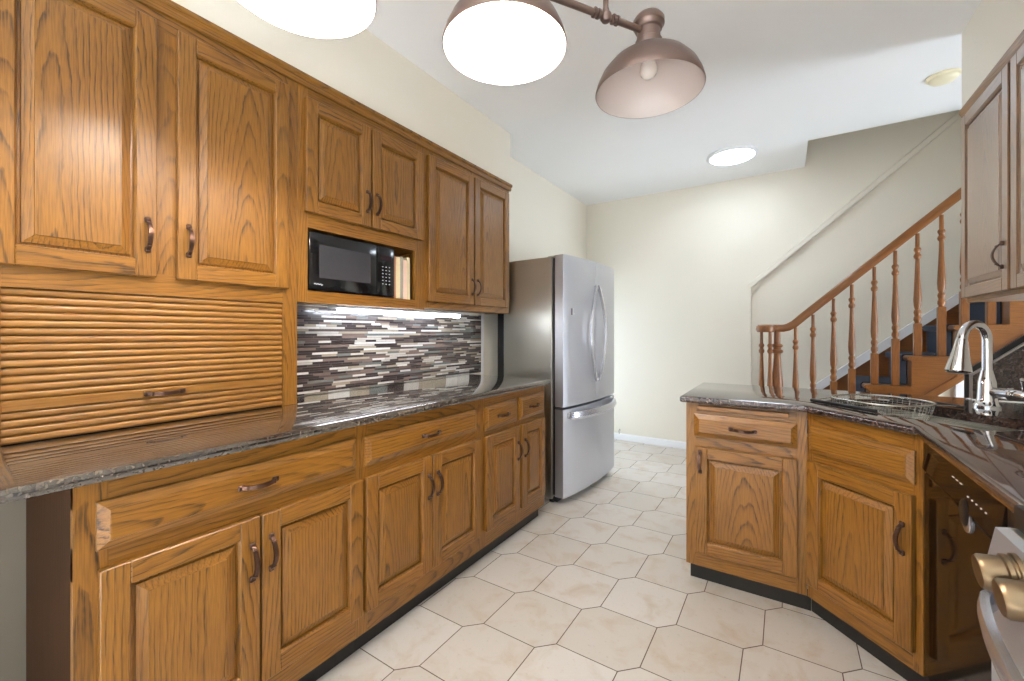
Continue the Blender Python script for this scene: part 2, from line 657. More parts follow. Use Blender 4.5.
b = MB()                        # casing of the added doorway hidden behind the fridge
b.box((XL, 3.72, 0), (XL+0.018, 3.785, 1.78), TRIMP, bev=0.003)
b.box((XL, 4.515, 0), (XL+0.018, 4.58, 1.78), TRIMP, bev=0.003)
b.box((XL, 3.72, 1.7805), (XL+0.018, 4.58, 1.845), TRIMP, bev=0.003)
struct(b.build('added_door_2'))
b = MB()                        # moulding following the stair line
mp = [(-0.277, 0.0), (-0.277, 1.66), (1.165, 2.926), (XE-0.01, 4.536)]
for (p, q) in zip(mp[1:], mp[2:]):
    b.sweep([(p[0], YF-0.004, p[1]), (q[0], YF-0.004, q[1])], [(-0.012, -0.004), (0.012, -0.004), (0.012, 0.034), (-0.006, 0.040)], WALLP)
struct(b.build('trim_5'))

# soffits above the wall cabinets
XU = -1.765                     # face frame of left wall cabinets
b = MB()
b.box((XL, YB, 2.325), (-1.757, 2.68, ZC), WALLP)
struct(b.build('soffit_left'))
b = MB()
b.box((0.752, 0.9, 2.33), (XR, 3.03, ZC), WALLP)
struct(b.build('soffit_right'))
# baseboards
b = MB()
b.prism([(0, 0), (-0.014, 0), (-0.014, 0.058), (-0.006, 0.07), (0, 0.072)], 'x', XL, -0.21, TRIMP)
o = b.build('baseboard_far')
o.location = (0, YF, 0)
struct(o)
b = MB()
b.prism([(0, 0), (0.014, 0), (0.014, 0.058), (0.006, 0.07), (0, 0.072)], 'y', 4.59, YF-0.015, TRIMP)
o = b.build('baseboard_left')
o.location = (XL, 0, 0)
struct(o)
b = MB()                        # white casing under the stairs
b.box((1.125, YF-0.012, 0), (1.205, YF+0.030, 1.15), TRIMP, bev=0.003)
struct(b.build('trim_1'))

# ---------------------------------------------------------------- cabinet parts (local: x right, y inward, z up)


def pull_mesh(length=0.105, rise=0.03):
    """arched pull along x, standing off towards -y, centred at origin"""
    b = MB()
    n = 14
    pts = []
    for i in range(n+1):
        t = i/n
        pts.append(((t-0.5)*length*0.92, -0.006-rise*0.85*(math.sin(PI*t)**0.75), 0))
    sec = lambda t: [(-0.003, -0.0045-0.002*math.sin(PI*t)), (0.003, -0.0045-0.002*math.sin(PI*t)),
                     (0.003, 0.0045+0.002*math.sin(PI*t)), (-0.003, 0.0045+0.002*math.sin(PI*t))]
    b.sweep(pts, sec, BRONZE)
    for sx in (-1, 1):
        c = sx*length*0.46
        b.box((c-0.009, -0.010, -0.008), (c+0.009, 0.0005, 0.008), BRONZE, bev=0.0025)
        c2 = sx*length*0.36
        b.box((c2-0.002, -0.024, -0.007), (c2+0.002, -0.017, 0.007), BRONZE, bev=0.001)
    return b


PULL = None


def pull(parent, x, y, z, vertical):
    global PULL
    if PULL is None:
        o = pull_mesh().build('handle')
        PULL = o.data
    else:
        o = bpy.data.objects.new('handle', PULL)
        COL.objects.link(o)
    o.parent = parent
    o.location = (x, y, z)
    o.rotation_euler = (0, PI/2 if vertical else 0, 0)
    return o


def door(parent, x0, z0, x1, z1, hx=None, hz=None, m=None, f=0.054, T=0.023, vertical=True):
    m = m or OAK
    b = MB()
    e = 0.0025
    b.box((x0, -T, z0), (x0+f, 0, z1), m, 'z', bev=e)
    b.box((x1-f, -T, z0), (x1, 0, z1), m, 'z', bev=e)
    b.box((x0+f, -T, z0), (x1-f, 0, z0+f), m, 'x', bev=e)
    b.box((x0+f, -T, z1-f), (x1-f, 0, z1), m, 'x', bev=e)
    # sloping sticking, groove and raised field
    i = f-0.002
    R = lambda d, y: (x0+i+d, z0+i+d, x1-i-d, z1-i-d, y)
    b.rings([R(0, -T+0.003), R(0.005, -T+0.009), R(0.007, -T+0.018), R(0.0125, -T+0.018), R(0.014, -T+0.012), R(0.036, -T+0.0035), R(0.037, -T+0.0005)], m, 'z', False)
    o = b.build('door', parent, 25)
    if hx is not None:
        pull(o, hx, -T, hz, vertical)
    return o


def drawer(parent, x0, z0, x1, z1, handle=True, m=None, T=0.021):
    m = m or OAK
    b = MB()
    R = lambda d, y: (x0+d, z0+d, x1-d, z1-d, y)
    b.rings([R(0, 0), R(0, -0.009), R(0.020, -T+0.003), R(0.021, -T+0.001), R(0.024, -T), R(0.027, -T)], m, 'x')
    o = b.build('drawer', parent, 20)
    if handle:
        pull(o, (x0+x1)/2, -T, (z0+z1)/2, False)
    return o


def face_frame(parent, w, z0, z1, stiles, rails, depth, holes=()):
    """front frame of stiles (x0,x1) and rails (z0,z1,xa,xb) over a carcass"""
    b = MB()
    for a, c in stiles:
        b.box((a, 0, z0), (c, 0.02, z1), OAK, 'z', bev=0.0008)
    for (za, zb, xa, xb) in rails:
        b.box((xa, 0.0004, za), (xb, 0.02, zb), OAK, 'x')
    return b.build('face_frame', parent)


# ---------------------------------------------------------------- left wall cabinets
R90 = PI/2
# unit with two doors above the tambour appliance garage
Y0 = 0.15
t = thing('wall_cabinet', 'tall oak wall cabinet with two large doors above a roll-down slatted shutter',
          'cabinet', (XU, Y0, 0.914), R90)
W1 = 1.014-Y0
zb = -0.914
b = MB()
b.box((0, 0.02, 0.0), (0.018, 0.215, 1.411), OAK, 'z')
b.box((W1-0.018, 0.02, 0.0), (W1, 0.215, 1.411), OAK, 'z')
b.box((0.018, 0.02, 0.435), (W1-0.018, 0.215, 0.453), OAK, 'z')
b.box((0.018, 0.20, 0.0), (W1-0.018, 0.215, 1.411), OAK_SHADE, 'z')
b.box((0.018, 0.02, 1.393), (W1-0.018, 0.20, 1.411), OAK_SHADE, 'x')
b.build('carcass', t)
face_frame(t, W1, 0, 1.411, [(0, 0.048), (0.803, W1)],
           [(0.432, 0.505, 0.048, 0.803), (1.325, 1.411, 0.048, 0.803)], 0.22)
b = MB()
b.box((0.36, 0.0, 0.505), (0.449, 0.02, 1.325), OAK, 'z')
b.build('centre_stile', t)
door(t, 0.016, 0.491, 0.376, 1.345, 0.350, 0.626)
door(t, 0.433, 0.491, 0.818, 1.345, 0.462, 0.626)
# tambour shutter
b = MB()
pitch = 0.0214


def slats(b, za, zb_, x0, x1, y0=0.016):
    n = max(1, round((zb_-za)/pitch))
    p = (zb_-za)/n
    for i in range(n):
        prof = []
        for k in range(7):
            a = PI*k/6
            prof.append((y0-0.0085*math.sin(a)**0.8, za+p*(i+0.5)-(p*0.47)*math.cos(a)))
        prof += [(y0+0.004, za+p*(i+0.97)), (y0+0.004, za+p*(i+0.03))]
        b.prism(prof, 'x', x0, x1, OAK_T, 'x')


slats(b, 0.122, 0.432, 0.046, 0.805)
slats(b, 0.001, 0.090, 0.046, 0.805)
sh = b.build('tambour_shutter', t, 50)
b = MB()
b.box((0.047, 0.004, 0.0905), (0.804, 0.02, 0.1215), OAK_T, 'x', bev=0.003)
rl = b.build('shutter_rail', sh)
pull(rl, 0.405, 0.004, 0.105, False)

# microwave cabinet
t = thing('wall_cabinet', 'oak wall cabinet with two short doors over the open microwave niche', 'cabinet', (XU, 1.0145, 1.354), R90)
W2 = 1.7755-1.0145
b = MB()
b.box((0, 0.02, 0), (0.016, 0.215, 0.971), OAK, 'z')
b.box((W2-0.016, 0.02, 0), (W2, 0.215, 0.971), OAK, 'z')
b.box((0.016, 0.02, 0.004), (W2-0.016, 0.215, 0.051), OAK, 'x')
b.box((0.016, 0.02, 0.334), (W2-0.016, 0.215, 0.35), OAK, 'x')
b.box((0.016, 0.20, 0.051), (W2-0.016, 0.215, 0.971), OAK_SHADE, 'x')
b.box((0.016, 0.02, 0.955), (W2-0.016, 0.20, 0.971), OAK_SHADE, 'x')
b.build('carcass', t)
face_frame(t, W2, 0, 0.971, [(0, 0.048), (0.690, W2)],
           [(0.0, 0.053, 0.048, 0.690), (0.332, 0.41, 0.048, 0.690), (0.88, 0.971, 0.048, 0.690)], 0.22)
door(t, 0.030, 0.397, 0.369, 0.897, 0.345, 0.518)
door(t, 0.381, 0.397, 0.736, 0.897, 0.405, 0.518)

# tall pair by the fridge
t = thing('wall_cabinet', 'oak wall cabinet with two tall doors next to the fridge', 'cabinet', (XU, 1.776, 1.366), R90)
W3 = 2.673-1.776
b = MB()
b.box((0, 0.02, 0), (0.016, 0.215, 0.959), OAK, 'z')
b.box((W3-0.016, 0.02, 0), (W3, 0.215, 0.959), OAK, 'z')
b.box((0.016, 0.02, 0.004), (W3-0.016, 0.215, 0.02), OAK, 'x')
b.box((0.016, 0.02, 0.943), (W3-0.016, 0.215, 0.959), OAK_SHADE, 'x')
b.box((0.016, 0.20, 0.02), (W3-0.016, 0.215, 0.943), OAK_SHADE, 'x')
b.build('carcass', t)
face_frame(t, W3, 0, 0.959, [(0, 0.045), (0.43, 0.47), (W3-0.045, W3)],
           [(0, 0.055, 0.045, W3-0.045), (0.88, 0.959, 0.045, W3-0.045)], 0.22)
door(t, 0.020, 0.040, 0.440, 0.900, 0.418, 0.158)
door(t, 0.455, 0.040, 0.868, 0.900, 0.480, 0.158)

# crown trim along the top of the left cabinets
b = MB()
b.prism([(0.0, 2.300), (0.010, 2.300), (0.014, 2.312), (0.014, 2.324), (0.024, 2.332), (0.024, 2.346), (0.0, 2.346)],
        'y', Y0-0.02, 2.685, OAK, 'y')
o = b.build('trim_2')
o.location = (XU, 0, 0)
struct(o)

# ---------------------------------------------------------------- left base cabinets
XB = -1.335


def base_cabinet(label, y0, y1, drawers, doors, stiles, left_end=False, mat=None):
    w = y1-y0
    t = thing('base_cabinet', label, 'cabinet', (XB, y0, 0), R90, 'oak base cabinets in the left run')
    b = MB()
    b.box((0, 0.02, 0.085), (0.018, 0.50, 0.880), OAK_SHADE if left_end else OAK, 'z')
    b.box((w-0.018, 0.02, 0.085), (w, 0.50, 0.880), OAK, 'z')
    b.box((0.018, 0.02, 0.085), (w-0.018, 0.50, 0.103), OAK_SHADE, 'x')
    b.box((0.018, 0.485, 0.103), (w-0.018, 0.50, 0.880), OAK_SHADE, 'x')
    b.build('carcass', t)
    b = MB()
    b.box((0, 0.045, 0), (w, 0.06, 0.0848), BLACKK)
    b.build('toe_kick', t)
    face_frame(t, w, 0.085, 0.880, stiles,
               [(0.085, 0.175, 0, w), (0.66, 0.735, 0, w), (0.822, 0.880, 0, w)], 0.5)
    for d in drawers:
        drawer(t, *d)
    for d in doors:
        door(t, *d)
    return t


# shared z levels
D0, D1, E0, E1 = 0.170, 0.674, 0.717, 0.830
o = 0.252
base_cabinet('nearest left oak base cabinet, one wide drawer over two doors below the slatted shutter', 0.252, 1.0125,
             [(0.037, E0, 0.733, E1)],
             [(0.040, D0, 0.390, D1, 0.366, 0.548), (0.396, D0, 0.755, D1, 0.420, 0.555)],
             [(0, 0.06), (0.735, 0.7605)], left_end=True)
base_cabinet('oak base cabinet in the middle of the left run, one drawer over two doors', 1.013, 1.7495,
             [(0.010, E0, 0.693, E1)],
             [(0.010, D0, 0.358, D1, 0.334, 0.545), (0.365, D0, 0.716, D1, 0.390, 0.545)],
             [(0, 0.03), (0.69, 0.7365)])
base_cabinet('oak base cabinet beside the fridge with two small drawers over two narrow doors', 1.75, 2.445,
             [(0.026, 0.700, 0.338, 0.832), (0.368, 0.700, 0.668, 0.836)],
             [(0.030, D0, 0.358, 0.670, 0.333, 0.530), (0.384, D0, 0.668, 0.670, 0.412, 0.530)],
             [(0, 0.04), (0.33, 0.40), (0.655, 0.695)])
# grey sheet on the wall; the gap's shade is put into its colour
b = MB()
b.box((XL+0.001, -0.45, 0.0), (XL+0.014, 0.49, 0.872), GAPSHADE)
tag(b.build('gap_shade_sheet'), 'grey sheet standing in for the shaded wall left of the nearest base cabinet', 'panel')

# worktop on the left run


def slab(poly, z0, z1, m, name, r=0.012, holes=None):
    """worktop with an eased edge; poly counter-clockwise in xy"""
    b = MB()
    bm = b.bm
    n = len(poly)

    def inset(d):
        out = []
        for i in range(n):
            p0, p1, p2 = Vector(poly[i-1]), Vector(poly[i]), Vector(poly[(i+1) % n])
            e1 = (p1-p0).normalized()
            e2 = (p2-p1).normalized()
            n1 = Vector((-e1.y, e1.x))
            n2 = Vector((-e2.y, e2.x))
            k = (n1+n2)
            k = k/(1+n1.dot(n2))
            out.append(p1+k*d)
        return out
    lv = [(r, z0), (r*0.3, z0+r*0.3), (0, z0+r), (0, z1-r), (r*0.3, z1-r*0.3), (r, z1)]
    loops = []
    for d, z in lv:
        loops.append([bm.verts.new((p.x, p.y, z)) for p in inset(d)])
    fs = []
    for A, B in zip(loops, loops[1:]):
        for i in range(n):
            j = (i+1) % n
            fs.append(bm.faces.new((A[i], A[j], B[j], B[i])))
    caps = []
    if holes is None:
        caps.append(bm.faces.new(loops[-1]))
        caps.append(bm.faces.new(loops[0][::-1]))
    else:
        H1 = [bm.verts.new((p[0], p[1], z1)) for p in holes]
        H0 = [bm.verts.new((p[0], p[1], z0)) for p in holes]
        k = len(holes)
        for i in range(k):
            j = (i+1) % k
            fs.append(bm.faces.new((H1[i], H1[j], H0[j], H0[i])))
        for outer, inner in ((loops[-1], H1), (loops[0], H0)):
            ed = []
            for L in (outer, inner):
                for i in range(len(L)):
                    a, c = L[i], L[(i+1) % len(L)]
                    e = bm.edges.get((a, c)) or bm.edges.new((a, c))
                    ed.append(e)
            g = bmesh.ops.triangle_fill(bm, use_beauty=True, use_dissolve=False, edges=ed)
            caps += [f for f in g['geom'] if isinstance(f, bmesh.types.BMFace)]
    bmesh.ops.recalc_face_normals(bm, faces=fs+caps)
    i = b.mi(m)
    for f in fs:
        f.material_index = i
        f.smooth = True
    for f in caps:
        f.material_index = i
        f.smooth = False
    return b.build(name, angle=30)


XC = -1.292
o = slab([(XL+0.002, -0.5), (XC, -0.5), (XC, 2.452), (XL+0.002, 2.452)], 0.8805, 0.914, GRAN_L, 'worktop')
tag(o, 'long polished granite worktop with grey and taupe swirls on the left base cabinets', 'countertop')
# mosaic splashback
b = MB()
b.box((XL+0.0005, 1.0145, 0.9145), (XL+0.009, 2.60, 1.353), MOSAIC)
tag(b.build('backsplash'), 'backsplash of thin brown, grey and white glass strips behind the left counter', 'backsplash')
# cream strip at its end
b = MB()
b.box((XL, 2.601, 0.90), (XL+0.012, 2.635, 1.362), TRIMP, bev=0.002)
struct(b.build('trim_3'))

# tube light under the cabinets
t = thing('under_cabinet_light', 'long white tube light glowing under the microwave cabinet', 'light', (-1.86, 1.245, 1.353))
b = MB()
b.box((-0.04, 0, -0.012), (0.05, 0.95, -0.0005), TRIMP, bev=0.002)
b.build('housing', t)
b = MB()
b.tube([(0.02, 0.02+0.91*i/6, -0.022) for i in range(7)], 0.011, emit('lit_tube', (0.84, 0.9, 1.0, 1), TUBE))
b.build('tube', t)

# ---------------------------------------------------------------- microwave and books in the niche
t = thing('microwave', 'black countertop microwave in the open niche of the oak wall cabinet', 'microwave', (XU-0.004, 1.070, 1.4055), R90)
b = MB()
MWW, MWH = 0.487, 0.268
b.box((0.004, 0.028, 0.008), (MWW-0.004, 0.185, MWH-0.004), BLACKS, bev=0.004)
for x in (0.05, MWW-0.05):
    for y in (0.05, 0.16):
        b.lathe([(0.012, 0), (0.012, 0.009)], BLACKK, (x, y, 0), n=14)
b.build('case', t)
b = MB()
b.box((0, 0.0, 0.008), (0.370, 0.027, MWH), BLACKG, bev=0.006, seg=2)
dr = b.build('door', t)
b = MB()
b.box((0.050, -0.0015, 0.065), (0.330, 0.002, 0.215), plain('microwave_window', lin(58, 58, 62), 0.15, var=0.1, nscale=40), bev=0.001)
b.build('window', dr)
b = MB()
b.box((0.372, 0.0, 0.008), (MWW, 0.027, MWH), BLACKG, bev=0.006, seg=2)
cp = b.build('control_panel', t)
b = MB()
b.box((0.395, -0.001, 0.195), (0.465, 0.002, 0.222), plain('dark_display', lin(46, 34, 40), 0.1))
b.build('display', cp)
b = MB()
for i in range(3):
    for j in range(6):
        b.box((0.404+i*0.022, -0.001, 0.070+j*0.018), (0.411+i*0.022, 0.001, 0.0735+j*0.018), SIGNW)
b.build('keypad', cp)
b = MB()                         # small white script mark low on the door
pts = [(0.024+0.0046*i, -0.0012, 0.034+0.0045*math.sin(i*2.1)+(0.004 if i in (2, 5) else 0)) for i in range(10)]
b.tube(pts, 0.0014, SIGNW, n=6, up=(0, 1, 0))
b.build('logo', dr)

bk = [(0.014, 0.236, 0.155, lin(176, 120, 92), 'thin reddish tan book leaning nearest the microwave'),
      (0.030, 0.232, 0.160, lin(230, 214, 176), 'wide cream book second from the microwave in the niche'),
      (0.020, 0.238, 0.150, lin(168, 160, 146), 'grey beige book third from the microwave in the niche'),
      (0.026, 0.222, 0.158, lin(240, 206, 186), 'pale pink book next to the last in the niche'),
      (0.022, 0.240, 0.160, lin(224, 208, 170), 'cream book at the right end of the niche')]
yb = 1.567
for i, (tw, hh, dp, c, lab) in enumerate(bk):
    t = thing('book', lab, 'book', (XU-0.02, yb, 1.4055), R90, 'books beside the microwave')
    m = plain('book_cover', c, 0.6, var=0.08, nscale=40)
    b = MB()
    b.box((0, 0, 0), (tw, 0.006, hh), m, bev=0.002)
    b.box((0, 0.004, 0), (0.0025, dp, hh), m)
    b.box((tw-0.0025, 0.004, 0), (tw, dp, hh), m)
    b.build('cover', t)
    b = MB()
    b.box((0.003, 0.0065, 0.004), (tw-0.003, dp-0.005, hh-0.005), PAGES)
    b.build('pages', t)
    yb += tw+0.0015

# ---------------------------------------------------------------- refrigerator
FA = math.radians(-3.2)
t = thing('refrigerator', 'stainless steel french door refrigerator with a bottom freezer drawer by the left wall', 'refrigerator',
          (-1.300, 2.660, 0), R90+FA)
FW = 0.91
b = MB()
b.box((0.004, 0.095, 0.03), (FW-0.004, 0.53, 1.765), STEELS, bev=0.004)
b.box((0.012, 0.53, 0.05), (FW-0.02, 0.60, 1.70), BLACKS, bev=0.012, seg=2)
b.box((0.02, 0.075, 0.06), (FW-0.02, 0.095, 1.755), BLACKS)
b.build('body', t)
b = MB()
b.box((0.02, 0.06, 0.012), (FW-0.02, 0.10, 0.045), BLACKS, bev=0.004)
b.build('toe_grille', t)
for x in (0.05, FW-0.05):
    b = MB()
    b.lathe([(0.022, 0), (0.022, 0.012), (0.012, 0.014), (0.012, 0.032)], BLACKK, (x, 0.12, 0), n=16)
    b.build('foot', t)
for x in (0.05, FW-0.05):
    b = MB()
    b.box((x-0.03, 0.05, 1.766), (x+0.03, 0.14, 1.774), STEELS, bev=0.003)
    b.build('hinge_cover', t)


def bow(x):                      # curved front
    u = (x-FW/2)/(FW/2)
    return -0.034*(1-u*u)


def curved_panel(b, x0, x1, z0, z1, m, yb=0.07, n=14):
    prof = [(x0+0.002, yb)]
    for i in range(n+1):
        x = x0+(x1-x0)*i/n
        y = bow(x)
        if i in (0, n):
            y += 0.004
        prof.append((x, y))
    prof += [(x1-0.002, yb)]
    b.prism(prof, 'z', z0, z1, m)


xm = FW/2
zg = 0.685
for (x0, x1, lab) in ((0.002, xm-0.002, 0), (xm+0.002, FW-0.002, 1)):
    b = MB()
    curved_panel(b, x0, x1, zg+0.010, 1.772, STEEL)
    d = b.build('door', t, 30)
    b = MB()
    sgn = -1 if lab == 0 else 1
    pts = []
    for i in range(25):
        q = i/24
        z = 0.845+q*0.745
        s = math.sin(PI*q)
        pts.append((xm+sgn*(0.018+0.115*s), bow(xm)-0.010-0.016*s**0.5, z))
    sec = lambda q: [(-0.007, -0.011), (0.007, -0.011), (0.009, 0.0), (0.007, 0.011), (-0.007, 0.011), (-0.009, 0.0)]
    b.sweep(pts, sec, HANDS, up=(0, 1, 0))
    for q in (0.02, 0.98):
        z = 0.845+q*0.745
        b.box((xm+sgn*0.020-0.010, bow(xm)-0.016, z-0.014), (xm+sgn*0.020+0.010, bow(xm)+0.006, z+0.014), STEEL, bev=0.003)
    b.build('handle', d)
    if lab == 0:                 # round maker's mark with two letters
        b = MB()
        bx, bz, by = 0.095, 1.372, bow(0.105)-0.0006
        b.box((bx-0.004, by-0.0022, bz-0.024), (bx+0.010, by+0.004, bz+0.024), plain('badge_grey', lin(92, 88, 92), 0.3), bev=0.001)
        b.prism([(bx+0.014, bz-0.020), (bx+0.042, bz-0.020), (bx+0.042, bz-0.011), (bx+0.022, bz-0.011), (bx+0.022, bz+0.024), (bx+0.014, bz+0.024)], 'y', by-0.0035, by+0.004, SIGNW)
        b.build('badge', d)
b = MB()
curved_panel(b, 0.002, FW-0.002, 0.055, zg-0.008, STEEL)
d = b.build('freezer_drawer', t, 30)
b = MB()
pts, n = [], 24
for i in range(n+1):
    q = i/n
    x = 0.06+q*(FW-0.12)
    pts.append((x, bow(x)-0.014-0.050*math.sin(PI*q)**0.5, 0.632))
b.sweep(pts, [(-0.012, -0.026), (0.004, -0.027), (0.012, -0.012), (0.004, 0.024), (-0.010, 0.026)], HANDS)
for q in (0.0, 1.0):
    x = 0.06+q*(FW-0.12)
    b.box((x-0.012, bow(x)-0.018, 0.612), (x+0.012, bow(x)+0.006, 0.652), STEEL, bev=0.004)
b.build('handle', d)

# ---------------------------------------------------------------- peninsula and corner cabinets
YP = 2.215
PX0, PX1 = -0.410, 0.080
t = thing('base_cabinet', 'single door oak base cabinet with one drawer at the end of the peninsula', 'cabinet', (PX0, YP, 0), 0,
          'oak base cabinets under the sink counter')
w = PX1-PX0
b = MB()
b.box((0, 0.02, 0.085), (0.018, 0.585, 0.880), OAK, 'z')
b.box((w-0.02, 0.04, 0.085), (w-0.002, 0.585, 0.880), OAK_SHADE, 'z')
b.box((0.018, 0.57, 0.085), (w-0.02, 0.585, 0.880), OAK, 'z')
b.box((0.018, 0.02, 0.085), (w-0.02, 0.57, 0.10), OAK_SHADE, 'x')
b.build('carcass', t)
b = MB()
b.box((0.012, 0.045, 0), (w+0.016, 0.06, 0.0848), BLACKK)
b.box((0.012, 0.06, 0), (0.026, 0.56, 0.0848), BLACKK)
b.build('toe_kick', t)
face_frame(t, w, 0.085, 0.880, [(0, 0.045), (0.45, w)],
           [(0.085, 0.165, 0.045, 0.45), (0.66, 0.735, 0.045, 0.45), (0.822, 0.880, 0.045, 0.45)], 0.58)
b = MB()                          # pull-out board over the drawer
b.box((0.052, -0.018, 0.845), (0.425, 0.0, 0.869), OAK, 'x', bev=0.003)
b.build('pull_out_board', t)
drawer(t, 0.038, 0.717, 0.455, 0.826)
door(t, 0.044, 0.158, 0.455, 0.670, 0.066, 0.600)

# diagonal corner cabinet under the sink
A = Vector((PX1+0.001, YP, 0))
B = Vector((0.383, 1.902, 0))
DIR = (B-A).normalized()
DL = (B-A).length
ang = math.atan2(DIR.y, DIR.x)
t = thing('base_cabinet', 'diagonal corner oak cabinet with a false drawer and one door under the sink', 'cabinet', tuple(A), ang,
          'oak base cabinets under the sink counter')
b = MB()
b.box((0.012, 0.02, 0.085), (0.03, 0.07, 0.879), OAK_SHADE, 'z')
b.box((DL-0.03, 0.02, 0.085), (DL-0.012, 0.07, 0.879), OAK_SHADE, 'z')
b.box((0.03, 0.02, 0.085), (DL-0.03, 0.07, 0.10), OAK_SHADE, 'x')
b.build('carcass', t)
b = MB()
b.box((-0.022, 0.045, 0), (DL+0.03, 0.058, 0.0848), BLACKK)
b.build('toe_kick', t)
face_frame(t, DL, 0.085, 0.880, [(0.002, 0.03), (DL-0.03, DL)],
           [(0.085, 0.165, 0.03, DL-0.03), (0.66, 0.735, 0.03, DL-0.03), (0.822, 0.880, 0.03, DL-0.03)], 0.1)
drawer(t, 0.016, 0.712, DL-0.02, 0.826, handle=False)
door(t, 0.016, 0.150, DL-0.02, 0.676, DL-0.045, 0.523)

# dishwasher
XD = 0.384
t = thing('dishwasher', 'glossy black dishwasher between the corner cabinet and the range', 'dishwasher', (XD, 1.896, 0), -R90)
DW = 0.60
b = MB()
b.box((0.006, 0.035, 0.09), (DW-0.006, 0.58, 0.872), BLACKS)
b.build('tub', t)
BRGL = plain('black_brown_gloss', lin(30, 22, 17), 0.07, var=0.1, spec=0.14)
BRGL.node_tree.nodes['Principled BSDF'].inputs['IOR'].default_value = 1.33
b = MB()
b.box((0.003, 0.0, 0.115), (DW-0.003, 0.034, 0.765), BRGL, bev=0.004)
d = b.build('door', t)
b = MB()
b.prism([(0.034, 0.768), (0.0, 0.768), (-0.006, 0.776), (0.004, 0.872), (0.034, 0.872)], 'x', 0.003, DW-0.003, BRGL)
cpn = b.build('control_panel', t)
for i in range(3):
    b = MB()
    b.box((0.28+i*0.03, -0.0024, 0.829), (0.294+i*0.03, 0.0, 0.8305), SIGNW)
    b.build('control_mark', cpn)
for i in range(5):
    b = MB()
    b.box((0.40+i*0.028, -0.0040, 0.812), (0.406+i*0.028, 0.0, 0.815), SIGNW)
    b.build('control_mark', cpn)
b = MB()
b.lathe([(0.0, 0.0), (0.028, 0.0), (0.030, 0.0015), (0.030, 0.005), (0.0, 0.005)], HANDS, (0.395, -0.0050, 0.752), 'y', n=28)
b.lathe([(0.0, 0.0), (0.031, 0.0), (0.033, 0.0015), (0.033, 0.006), (0.0, 0.006)], BLACKM, (0.385, -0.0072, 0.768), 'y', n=28)
b.build('latch', d)
b = MB()
b.box((0.003, 0.03, 0.0), (DW-0.003, 0.05, 0.110), BLACKG)
b.build('kick_plate', t)
b = MB()
b.box((DW+0.002, 0.004, 0.10), (DW+0.172, 0.024, 0.874), BLACKS)
b.build('side_filler', t)

# right worktop with sink cut-out
NRM = Vector((-DIR.y, DIR.x, 0))          # inward from the diagonal
FC = Vector((0.225, 2.065, 0))            # middle of the diagonal, frame line


def dg(tn, nr, z=0.0):
    p = FC+DIR*tn+NRM*nr
    return (p.x, p.y, z)


def rrect(t0, n0, t1, n1, r, k=5):
    out = []
    for (ct, cn, a0) in ((t1-r, n0+r, -PI/2), (t1-r, n1-r, 0), (t0+r, n1-r, PI/2), (t0+r, n0+r, PI)):
        for i in range(k+1):
            a = a0+PI/2*i/k
            out.append((ct+r*math.cos(a), cn+r*math.sin(a)))
    return out


ST0, ST1, SN0, SN1 = -0.27, 0.34, 0.10, 0.43
hole = [dg(a, c)[:2] for a, c in rrect(ST0, SN0, ST1, SN1, 0.06)]
YCF, YCB = 2.170, 2.835
OV = 0.045
o = slab([(-0.432, YCF), (0.066, YCF), (0.356, 1.886), (0.356, 1.128), (XR-0.002, 1.128), (XR-0.002, YCB), (-0.432, YCB)],
         0.8805, 0.914, GRAN_R, 'worktop', holes=hole)
tag(o, 'polished brown granite worktop on the peninsula and around the corner sink', 'countertop')

t = thing('sink', 'stainless steel undermount sink set diagonally in the brown granite corner', 'sink', tuple(FC), ang)
b = MB()
levels = [(-0.014, 0.8795), (0.0, 0.8795), (0.0, 0.87), (0.012, 0.72), (0.04, 0.70)]
bm = b.bm
loops = []
for d_, z in levels:
    L = [bm.verts.new((a, c, z)) for a, c in rrect(ST0-0.004+d_, SN0-0.004+d_, ST1+0.004-d_, SN1+0.004-d_, max(0.02, 0.062-d_*0.6))]
    loops.append(L)
fs = []
for P_, Q in zip(loops, loops[1:]):
    k = len(P_)
    for i in range(k):
        j = (i+1) % k
        fs.append(bm.faces.new((P_[i], P_[j], Q[j], Q[i])))
fs.append(bm.faces.new(loops[-1]))
bmesh.ops.recalc_face_normals(bm, faces=fs)
for f in fs:
    f.normal_flip() if f.normal.z < 0 and abs(f.normal.z) > 0.5 else None
    f.material_index = b.mi(SINKM)
    f.smooth = True
b.build('basin', t, 40)
b = MB()
b.lathe([(0.0, 0.0005), (0.042, 0.0005), (0.044, 0.003), (0.036, 0.004), (0.03, 0.002), (0.0, 0.002)], CHROME, (0.06, 0.28, 0.70), n=24)
b.build('drain', t)

